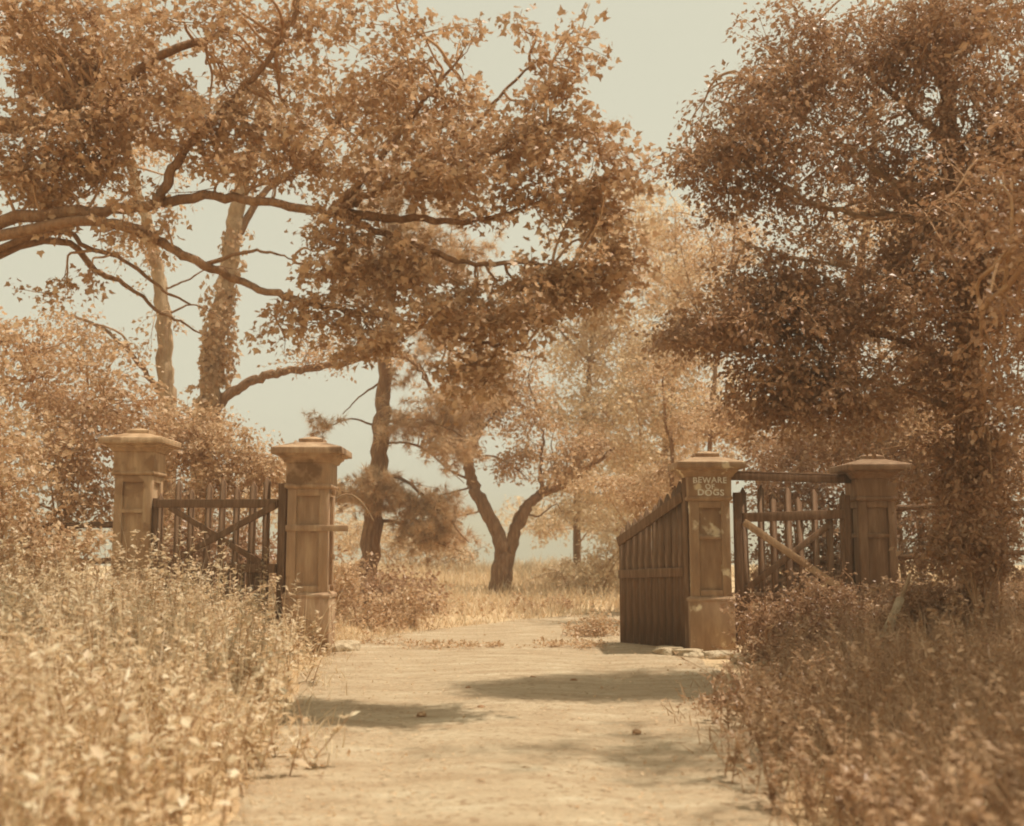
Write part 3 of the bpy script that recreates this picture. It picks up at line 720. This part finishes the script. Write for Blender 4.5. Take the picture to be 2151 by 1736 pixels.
grow(t, sk, [
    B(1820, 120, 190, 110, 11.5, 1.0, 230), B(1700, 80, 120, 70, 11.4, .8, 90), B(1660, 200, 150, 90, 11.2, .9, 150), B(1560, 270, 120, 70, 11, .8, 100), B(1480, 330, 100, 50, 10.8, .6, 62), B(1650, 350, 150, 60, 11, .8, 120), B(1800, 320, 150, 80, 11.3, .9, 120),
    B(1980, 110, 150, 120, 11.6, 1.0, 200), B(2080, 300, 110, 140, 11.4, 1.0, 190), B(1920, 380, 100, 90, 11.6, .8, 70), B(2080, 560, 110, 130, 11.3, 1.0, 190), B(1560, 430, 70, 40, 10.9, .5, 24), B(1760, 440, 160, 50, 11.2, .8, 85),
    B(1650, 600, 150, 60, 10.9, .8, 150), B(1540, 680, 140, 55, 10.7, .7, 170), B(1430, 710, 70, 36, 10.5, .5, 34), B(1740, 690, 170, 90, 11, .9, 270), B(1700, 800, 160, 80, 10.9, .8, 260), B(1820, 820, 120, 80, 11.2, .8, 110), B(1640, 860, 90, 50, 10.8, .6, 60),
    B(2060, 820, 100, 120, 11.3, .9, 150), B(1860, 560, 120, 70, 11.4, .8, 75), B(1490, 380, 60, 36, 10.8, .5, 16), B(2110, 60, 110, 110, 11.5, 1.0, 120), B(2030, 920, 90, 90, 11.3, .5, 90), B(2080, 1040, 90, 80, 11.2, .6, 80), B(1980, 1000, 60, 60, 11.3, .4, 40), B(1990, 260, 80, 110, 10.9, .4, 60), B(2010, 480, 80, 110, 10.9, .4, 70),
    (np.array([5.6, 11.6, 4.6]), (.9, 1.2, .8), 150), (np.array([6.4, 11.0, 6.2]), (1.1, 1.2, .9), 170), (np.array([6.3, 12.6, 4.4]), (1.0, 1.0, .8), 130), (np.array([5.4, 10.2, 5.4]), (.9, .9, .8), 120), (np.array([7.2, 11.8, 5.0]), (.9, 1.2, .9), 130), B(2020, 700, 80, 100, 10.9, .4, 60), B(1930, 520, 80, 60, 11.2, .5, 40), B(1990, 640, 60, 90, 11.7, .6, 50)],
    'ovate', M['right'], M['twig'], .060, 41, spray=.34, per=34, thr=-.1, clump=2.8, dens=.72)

# a second tree deeper on the right that closes the wood
simple_tree(1800, 19, "shaded tree standing behind the right picket gate", [(1795, 1000), (1790, 800), (1800, 600), (1830, 400), (1840, 200)],
    [(1720, 940, 120, 50, 18.6, 1.0, 110), (1840, 930, 110, 60, 18.6, 1.0, 100), (1950, 900, 110, 100, 19, 1.2, 120), (1880, 700, 130, 110, 19, 1.3, 100), (1820, 500, 130, 100, 19, 1.4, 60), (1980, 480, 130, 140, 19, 1.5, 80), (2080, 1000, 110, 80, 19, 1.3, 90), (1620, 950, 80, 36, 18.4, .8, 50)],
    'mid', size=.12, seed=44, r=.14, extra=[[(1793, 900), (1720, 900), (1650, 940)], [(1793, 860), (1880, 820), (1960, 760)], [(1800, 600), (1900, 500), (1990, 420)]], spray=.45, per=17)

# ------------------------------------------------------------------ shrubs
def shrub(px, D, label, blobs, lmat='bush', leaf='ovate', size=.10, seed=1, per=16, spray=.34, thr=-.3, stems=6, name="shrub", flat=.8):
    bb = base_of(px, D); g = np.random.default_rng(seed)
    t = empty(name, bb, label, "shrub", "shrubs about the gateway")
    sk = []; bl = [B(*b) for b in blobs]
    b = MB()
    for k in range(stems):
        c, r, n = bl[k % len(bl)]
        tip = c + g.normal(0, .3, 3) * r
        s0 = bb + [g.normal(0, .12), g.normal(0, .12), 0]
        pts = smooth_path([s0, s0 * .6 + tip * .4 + [0, 0, .12 * abs(tip[2] - s0[2])], tip], 5)
        b.tube(pts, .022, .007, 5); sk.append((pts, None))
    b.build("stems", M['twig'], t)["kind"] = "stuff"
    grow(t, sk, bl, leaf, M[lmat], M['twig'], size * .75, seed, spray=spray, per=int(per * 1.3), thr=thr, flat=flat, dens=.8)

shrub(150, 16.5, "tall leafy bush at the left edge beyond the weeds", [(120, 820, 130, 110, 16.5, 1.0, 210), (230, 860, 110, 90, 16.6, .9, 160), (120, 980, 130, 110, 16.4, 1., 210), (60, 1120, 120, 80, 16, .9, 90), (200, 1080, 70, 60, 16.6, .5, 40), (40, 720, 90, 70, 16.5, .9, 60)], 'mid', size=.12, seed=51, stems=9)
shrub(470, 17.8, "rounded bush filling the view above the left picket gate", [(420, 950, 90, 65, 17.8, .8, 170), (510, 970, 90, 60, 17.6, .8, 160), (355, 920, 65, 60, 18, .6, 100), (570, 1000, 55, 40, 17.4, .5, 60), (430, 1060, 120, 60, 17.4, .7, 150), (440, 890, 60, 36, 17.9, .6, 50)], size=.10, seed=52)
shrub(450, 16.4, "dark low bush showing between the lower pickets of the left gate", [(420, 1160, 90, 80, 16.4, .5, 150), (520, 1180, 80, 80, 16.2, .5, 150)], 'right', size=.09, seed=53)
shrub(830, 21, "leafy bush at the foot of the pine", [(800, 1250, 90, 50, 21, .8, 120), (880, 1265, 70, 45, 20.6, .8, 100), (740, 1230, 60, 50, 21, .7, 60)], 'right', size=.12, seed=54, spray=.4)
shrub(760, 18, "scrubby bush beside the drive just past the left road pillar", [(760, 1290, 60, 40, 18, .6, 70), (820, 1310, 60, 26, 18, .6, 50), (725, 1220, 30, 60, 18, .5, 60), (850, 1275, 70, 40, 18.6, .6, 90)], 'bush', size=.09, seed=55)
shrub(1250, 17.2, "small bush at the drive edge just left of the open gate leaf", [(1250, 1318, 46, 26, 17.2, .5, 50), (1210, 1330, 26, 16, 17.1, .4, 20)], size=.08, seed=56, spray=.24)
shrub(1250, 27, "hazy thicket in the meadow behind the open gate leaf", [(1260, 1200, 80, 50, 27, 1.2, 110), (1180, 1220, 60, 36, 27.5, 1, 60), (1330, 1160, 70, 70, 26.6, 1.1, 90), (1290, 1100, 60, 50, 27.5, 1, 50)], 'meadow', size=.13, seed=57, spray=.45)
shrub(1400, 23, "bush arching above the open gate leaf towards the drive", [(1340, 1030, 80, 34, 22.5, .8, 100), (1260, 1010, 60, 28, 22.3, .7, 50), (1420, 1010, 70, 60, 23, .8, 80), (1380, 1090, 60, 50, 23, .7, 50)], 'bush', size=.12, seed=58, spray=.42, stems=9)
shrub(1660, 17.2, "thicket seen through the broken right picket gate", [(1620, 1050, 70, 60, 17.2, .6, 90), (1720, 1040, 80, 60, 17.2, .6, 100), (1660, 1160, 100, 70, 17, .5, 150), (1640, 1230, 110, 40, 16.6, .5, 120), (1780, 1220, 90, 50, 16.6, .5, 90), (1760, 1150, 60, 80, 17, .5, 90), (1680, 960, 120, 60, 17.4, .7, 110), (1840, 1000, 90, 80, 17.4, .7, 100)], 'right', size=.10, seed=59, stems=9)
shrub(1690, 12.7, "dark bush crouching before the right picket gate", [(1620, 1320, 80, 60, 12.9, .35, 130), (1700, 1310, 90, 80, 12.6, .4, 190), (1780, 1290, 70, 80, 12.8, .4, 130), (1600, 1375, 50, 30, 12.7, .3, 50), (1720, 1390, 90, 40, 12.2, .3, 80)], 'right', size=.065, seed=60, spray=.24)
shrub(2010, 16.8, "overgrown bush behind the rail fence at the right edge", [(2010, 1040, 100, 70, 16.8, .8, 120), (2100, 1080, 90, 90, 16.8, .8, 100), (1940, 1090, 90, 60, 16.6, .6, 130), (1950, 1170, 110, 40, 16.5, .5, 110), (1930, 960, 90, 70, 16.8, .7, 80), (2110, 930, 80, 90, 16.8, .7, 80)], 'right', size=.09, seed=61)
shrub(1900, 11.6, "bramble mound before the dark outer pillar, next to the leaning pole", [(1930, 1270, 80, 50, 11.6, .4, 110), (2010, 1260, 80, 60, 11.6, .4, 110), (1870, 1330, 60, 40, 11.4, .3, 60)], 'right', size=.065, seed=65, spray=.22)
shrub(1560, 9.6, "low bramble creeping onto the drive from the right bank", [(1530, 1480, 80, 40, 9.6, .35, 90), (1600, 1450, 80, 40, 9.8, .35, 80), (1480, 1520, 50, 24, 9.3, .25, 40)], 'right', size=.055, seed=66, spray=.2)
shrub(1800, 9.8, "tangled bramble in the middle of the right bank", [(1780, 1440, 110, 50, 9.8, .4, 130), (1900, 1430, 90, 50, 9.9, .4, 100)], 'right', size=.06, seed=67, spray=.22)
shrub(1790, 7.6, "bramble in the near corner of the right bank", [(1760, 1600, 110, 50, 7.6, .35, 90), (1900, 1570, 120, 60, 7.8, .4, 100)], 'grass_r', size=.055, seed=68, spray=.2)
shrub(1060, 23, "low dark scrub along the far bend before the forked tree", [(1020, 1285, 70, 16, 23, .5, 60), (1110, 1280, 70, 16, 23.3, .5, 60), (1180, 1275, 40, 14, 23.6, .4, 30)], 'right', size=.09, seed=69, spray=.24)
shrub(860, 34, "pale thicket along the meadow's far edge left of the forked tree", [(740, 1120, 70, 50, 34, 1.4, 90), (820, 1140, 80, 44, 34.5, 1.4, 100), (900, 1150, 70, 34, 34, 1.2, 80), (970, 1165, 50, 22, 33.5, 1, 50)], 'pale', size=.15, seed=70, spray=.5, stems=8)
shrub(2045, 10.9, "leafy suckers round the foot of the big dark tree", [(2040, 1090, 70, 70, 10.9, .35, 90), (2000, 1150, 60, 50, 10.7, .3, 60), (2090, 1150, 60, 60, 10.8, .3, 60)], 'right', size=.075, seed=64, spray=.22)
shrub(790, 16.3, "low leafy tuft at the drive edge behind the left road pillar", [(790, 1350, 40, 16, 15.6, .35, 30)], 'bush', size=.06, seed=62, spray=.16, stems=4)
shrub(-10, 13, "bush crowding in from the left below the maple limbs", [(30, 1050, 110, 110, 13, .9, 130), (110, 1150, 90, 70, 12.8, .6, 70), (-20, 900, 90, 90, 13, .8, 60)], 'bush', size=.10, seed=63)

# ------------------------------------------------------------------ grass and weeds
def scatter(xr, yr, n, seed, keep):
    g = np.random.default_rng(seed)
    x = g.uniform(*xr, n); y = yr[0] + (yr[1] - yr[0]) * g.random(n) ** 1.35
    k = keep(x, y, g); return x[k], y[k], g

def grass(name, label, mat, xr, yr, n, seed, keep, h, w=.008, lean=.35, hmul=None):
    x, y, g = scatter(xr, yr, n, seed, keep)
    z = ground_h(x, y) - .02
    N = len(x)
    d = np.stack([g.normal(0, lean, N), g.normal(0, lean, N), np.ones(N)], -1)
    nn = np.stack([g.normal(0, 1, N), g.normal(0, 1, N), np.zeros(N)], -1)
    hh = h * g.uniform(.45, 1.3, N) * (1 + .35 * n2(x, y, 2.1, seed))
    if hmul is not None: hh = hh * hmul(x, y)
    mb = MB(); mb.leaves(LEAF['blade'], np.stack([x, y, z], -1), d, nn, hh, w * g.uniform(.6, 1.6, N) * np.maximum(1, y / 13))
    o = mb.build(name, mat); return tag(o, label, "grass", kind="stuff")

def off_road(x, y):
    bare = np.where(x > 0, .95 * sstep(10.2, 12.8, y) * (1 - sstep(14.3, 15.0, y)), 0)       # trodden apron by the lettered pillar
    return np.abs(x - road_c(y)) - road_w(y) - bare

def weeds(name, label, mat, xr, yr, nplants, seed, keep, h, leaf='lance', lsize=.09, per=26):
    x, y, g = scatter(xr, yr, nplants, seed, keep)
    mb, st = MB(), MB()
    for a, b in zip(x, y):
        z = float(ground_h(a, b)); H = h * g.uniform(.55, 1.2)
        ln = .16 if g.random() < .6 else .5
        tip = np.array([a + g.normal(0, ln) * H, b + g.normal(0, ln) * H, z + H * (1 if ln < .3 else .7)]); s0 = np.array([a, b, z - .03])
        mid = (s0 + tip) / 2 + [g.normal(0, .04), g.normal(0, .04), .08 * H]
        st.tube(smooth_path([s0, mid, tip], 3), .006, .002, 3)
        n = int(per * g.uniform(.6, 1.3)); f = g.uniform(.12, 1.02, n)[:, None]
        pos = (1 - f) ** 2 * s0 + 2 * f * (1 - f) * mid + f ** 2 * tip
        az = g.uniform(0, 2 * math.pi, n)
        d = np.stack([np.cos(az), np.sin(az), g.normal(.35, .4, n)], -1)
        nn = np.stack([-.4 * np.cos(az), -.4 * np.sin(az), np.ones(n)], -1) + g.normal(0, .3, (n, 3))
        mb.leaves(LEAF[leaf], pos, d, nn, lsize * g.uniform(.5, 1.35, n) * (1.2 - .45 * f[:, 0]))
    o = mb.build(name, mat); tag(o, label, "weeds", kind="stuff")
    st.build("stems", M['twig'], o)["kind"] = "stuff"
    return o

# left verge
grass("verge_grass", "pale tangled grass on the left verge", M['grass_l'], (-9, -1.1), (3.2, 17), 42000, 71,
      lambda x, y, g: (x < 0) & (off_road(x, y) > -.22 + .38 * n2(x, y, 2.6, .4) + g.normal(0, .16, len(x))) & (g.random(len(x)) < np.clip(.45 + 1.0 * off_road(x, y), .35, 1)), .42, .009, .42,
      lambda x, y: .45 + .55 * sstep(-.1, 1.0, off_road(x, y)))
weeds("verge_weeds", "sunlit waist-high leafy weeds crowding the left verge", M['weed'], (-7.5, -1.2), (3.6, 15.2), 1800, 72,
      lambda x, y, g: (x < 0) & (np.abs(x) < .52 * y + .5) & (off_road(x, y) > .12 + .3 * n2(x, y, 1.7, 2.)) & (g.random(len(x)) < .35 + .5 * off_road(x, y)), .80, 'lance', .085, 38)
weeds("broadleaf_weeds", "broad-leaved weeds scattered through the left verge", M['weed'], (-7.5, -1.2), (3.6, 14.5), 900, 79,
      lambda x, y, g: (x < 0) & (np.abs(x) < .52 * y + .5) & (off_road(x, y) > .05 + .3 * n2(x, y, 2.4, 1.)), .6, 'ovate', .085, 24)
grass("dry_stalks", "tall dry grass stalks poking through the left verge weeds", M['grass_l'], (-7.5, -1.2), (3.6, 15), 3200, 81,
      lambda x, y, g: (x < 0) & (np.abs(x) < .52 * y + .5) & (off_road(x, y) > .1) & (n2(x, y, 1.9, .7) > -.1), .95, .007, .35)
weeds("tall_weeds", "tall leafy weeds rising against the left picket gate and its outer pillar", M['weed'], (-6.8, -2.9), (11.0, 14.4), 420, 82,
      lambda x, y, g: g.random(len(x)) < np.clip(.25 - .35 * (x + 2.9), .2, 1), 1.12, 'ovate', .075, 40)
# right verge
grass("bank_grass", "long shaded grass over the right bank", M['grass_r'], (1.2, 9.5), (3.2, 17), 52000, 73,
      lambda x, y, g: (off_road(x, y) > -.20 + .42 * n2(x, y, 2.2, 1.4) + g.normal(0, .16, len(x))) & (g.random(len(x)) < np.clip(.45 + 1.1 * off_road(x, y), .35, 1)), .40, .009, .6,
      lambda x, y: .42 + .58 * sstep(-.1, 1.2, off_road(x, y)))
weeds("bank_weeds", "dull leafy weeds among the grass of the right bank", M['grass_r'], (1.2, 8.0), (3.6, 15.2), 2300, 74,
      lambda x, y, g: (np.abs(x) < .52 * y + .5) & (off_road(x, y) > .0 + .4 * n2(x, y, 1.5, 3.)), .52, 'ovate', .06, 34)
# behind the gate
grass("meadow_grass", "tall pale meadow grass beyond the bend of the drive", M['meadow'], (-9, 14), (16, 42), 60000, 75,
      lambda x, y, g: off_road(x, np.minimum(y, 26)) > -.1 + g.normal(0, .1, len(x)), .50, .010, .4,
      lambda x, y: .30 + .30 * sstep(17, 25, y) + .4 * sstep(27, 33, y))
weeds("roadside_weeds", "patchy weeds edging the drive behind the gateway", M['bush'], (-4.5, 6), (16, 24), 300, 76,
      lambda x, y, g: (off_road(x, y) > .0) & (off_road(x, y) < 1.8), .42, 'ovate', .08, 22)
# line of sprouts across the gateway threshold
g_ = np.random.default_rng(77)
mb = MB()
for k in range(130):
    x0 = g_.uniform(-1.55, 1.2); y0 = 15.05 + g_.normal(0, .16) + .1 * math.sin(x0 * 3)
    if n2(np.array(x0), np.array(y0), 4.0) < -.25: continue
    n = int(g_.uniform(5, 16)); c = np.array([x0, y0, .0])
    pos = c + np.stack([g_.normal(0, .06, n), g_.normal(0, .06, n), g_.uniform(0.01, .07, n)], -1)
    mb.leaves(LEAF['ovate'], pos, np.stack([g_.normal(0, 1, n), g_.normal(0, 1, n), g_.uniform(.1, 1, n)], -1), g_.normal(0, .5, (n, 3)) + [0, 0, 1], g_.uniform(.03, .07, n))
tag(mb.build("threshold_weeds", M['bush']), "strip of low sprouts and leaf litter across the gateway threshold", "weeds", kind="stuff")

# fallen leaves and grit on the drive
g_ = np.random.default_rng(78); n = 7000
y0 = 4.5 + 16 * g_.random(n) ** 1.3; t0 = g_.uniform(-1, 1, n); t0 = np.sign(t0) * np.abs(t0) ** .6
x0 = road_c(y0) + t0 * (road_w(y0) + .1)
mb = MB(); pos = np.stack([x0, y0, np.full(n, .024)], -1)
mb.leaves(LEAF['ovate'], pos, np.stack([g_.normal(0, 1, n), g_.normal(0, 1, n), g_.normal(.1, .15, n)], -1), g_.normal(0, .3, (n, 3)) + [0, 0, 1], g_.uniform(.008, .045, n) * (.6 + .6 * g_.random(n) ** 3))
tag(mb.build("leaf_litter", M['bush']), "scattered fallen leaves and grit on the dirt drive", "leaf litter", kind="stuff")

# ------------------------------------------------------------------ stones, stick, small things
def stone(name, loc, size, label, mat, seed, group=None, cat="stone", flat=.45):
    g = np.random.default_rng(seed)
    import bmesh
    bm = bmesh.new(); bmesh.ops.create_icosphere(bm, subdivisions=4, radius=1)
    ph = g.uniform(0, 6, 3)
    for v in bm.verts:
        p = v.co
        k = 1 + .07 * math.sin(7 * p.x + 5 * p.z + ph[1]) * math.sin(6 * p.y + ph[2]) + .20 * math.sin(3 * p.x + ph[0]) * math.sin(2.5 * p.y + ph[1]) + .10 * math.sin(5 * p.z + 4 * p.x + ph[2]) + .03 * math.sin(11 * p.y + 9 * p.x)
        v.co = Vector((p.x * k * size[0], p.y * k * size[1], max(-.5, (p.z * k if p.z * k < flat else flat + .25 * (p.z * k - flat))) * size[2]))
    me = bpy.data.meshes.new(name); bm.to_mesh(me); bm.free()
    for f in me.polygons: f.use_smooth = True
    o = link_mesh(name, me, mat); o.location = loc; o.rotation_euler.z = g.uniform(0, 3)
    return tag(o, label, cat, group)

for k, (px, D, s, lab) in enumerate([
    (1395, 14.2, (.22, .17, .15), "pale flat stone under the hinge end of the open gate leaf"),
    (1440, 14.0, (.28, .20, .13), "broad pale stone lying against the lettered pillar's left foot"),
    (1510, 13.8, (.26, .17, .12), "pale stone before the middle of the lettered pillar"),
    (1565, 13.2, (.26, .18, .15), "pale stone at the grass edge right of the lettered pillar"),
    (1610, 12.6, (.24, .17, .14), "light stone among the grass nearest the camera below the right gate"),
    (722, 14.6, (.30, .24, .20), "rounded pale stone at the foot of the left road pillar")]):
    x = px_x(px, D); stone("stone", (x, D, float(ground_h(x, D)) + .02), s, lab, M['stone'], 80 + k, "stones at the pillar feet")
for k, (px, py, s, lab) in enumerate([
    (890, 1495, .030, "dark clod on the drive, the left one of the middle pair"), (1012, 1480, .032, "dark clod on the drive, the right one of the middle pair"), (1202, 1425, .03, "small dark clod far up the drive towards the open leaf"),
    (1118, 1420, .03, "small dark clod on the drive below the forked tree"), (1330, 1530, .028, "lone clod on the right half of the drive"), (985, 1440, .025, "tiny clod on the drive in line with the left stem of the forked tree"), (1150, 1620, .02, "tiny clod on the drive nearest the camera")]):
    D = CH * F / (py - HOR); x = px_x(px, D)
    stone("clod", (x, D, .014), (s * 1.3, s * .9, s * .7), lab, M['iron'], 100 + k, "clods on the drive", "clod", 1.2)

pl = empty("leaning_pole", P(1835, 1400, 10.9), "weathered pale pole leaning in the grass before the dark outer pillar", "pole")
b = MB(); b.tube(smooth_path(PATH(10.9, (1822, 1425), (1858, 1340, 10.95), (1892, 1258, 11.0)), 5), .048, .040, 9, .05)
b.build("shaft", M['stone'], pl, smooth=True)
b = MB(); b.tube(smooth_path(PATH(11.0, (1888, 1268), (1903, 1232, 11.02), (1912, 1205, 11.05)), 4), .026, .014, 7, .10); b.build("broken_tip", M['bark_pale'], pl, smooth=True)

tw = empty("bent_twig", P(705, 1060, 14.9), "bare bent pale twig springing from behind the left road pillar", "twig")
b = MB(); b.tube(smooth_path(PATH(14.9, (690, 1075), (712, 1045), (738, 1040), (762, 1058), (785, 1095)), 5), .014, .008, 6, .05)
b.build("stem", M['bark_pale'], tw, smooth=True)

# tree just outside the right edge, leafy boughs hanging into the picture
bb = np.array([6.3, 7.5, float(ground_h(6.3, 7.5)) - .05])
t = tree("edge_tree", bb, "shadowy tree whose hanging boughs close the right edge above the bank")
sk = [limb_part(t, "trunk", [bb, bb + [0, 0, 2.5], bb + [-.2, .1, 5], bb + [-.3, 0, 8]], .22, .08, M['bark'], 10)]
for a, c in (((-.1, 0, 3.0), (-2.6, .6, 3.0)), ((-.15, 0, 4.0), (-2.9, -.8, 4.6)), ((-.2, 0, 5.2), (-3.4, .4, 6.6)), ((-.2, 0, 4.6), (1.5, -1.8, 6.2)), ((-.2, 0, 5.8), (-1.2, -2.4, 7.4)), ((-.2, 0, 3.4), (-1.9, -2.2, 4.4)), ((-.2, 0, 3.6), (-1.6, 2.2, 4.0))):
    a, c = np.array(a), np.array(c)
    sk.append(limb_part(t, "limb", [bb + a, bb + a * .5 + c * .5 + [0, 0, .35], bb + c], .06, .012, M['bark'], 7))
grow(t, sk, [(bb + np.array(o), r, n) for o, r, n in (((-2.2, .5, 3.0), (.7, .9, .7), 60), ((-2.2, -.6, 4.5), (1.1, 1.0, .6), 80), ((-2.6, .4, 6.3), (1.3, 1.2, .7), 90), ((1.0, -1.5, 6.0), (1.3, 1.3, .9), 60), ((-2.2, 1.6, 2.4), (.5, .7, .8), 50), ((-2.2, 2.2, 3.6), (.6, .8, .8), 60), ((-.8, -2.0, 7.0), (1.3, 1.3, .8), 80), ((-1.5, -2.0, 4.4), (1.0, 1.0, .6), 60), ((-1.3, 2.0, 4.0), (1.0, 1.0, .8), 70), ((-.4, 0, 8.0), (1.4, 1.4, .8), 70), ((.8, .8, 5.0), (1.2, 1.2, .9), 120), ((.6, -.8, 3.8), (1.2, 1.0, .7), 110), ((-.6, .6, 6.4), (1.2, 1.2, .8), 110), ((-.9, -.6, 3.4), (.8, 1.0, .5), 60))],
     'ovate', M['right'], M['twig'], .065, 47, spray=.36, per=28, thr=-.3)

# thin summer haze over the whole place
b = MB(); b.box((0, 270, -1.0), (860, 680, 29)); hz = b.build("haze", None)
m, n_, l_, out_ = new_mat("haze_air")
pv = n_.new("ShaderNodeVolumePrincipled")
pv.inputs["Color"].default_value = (.99, .92, .74, 1); pv.inputs["Density"].default_value = HAZE; pv.inputs["Anisotropy"].default_value = 0.0
l_.new(pv.outputs[0], out_.inputs["Volume"])
hz.data.materials.append(m); tag(hz, "thin pale haze hanging in the air over the whole place", "haze", kind="stuff")
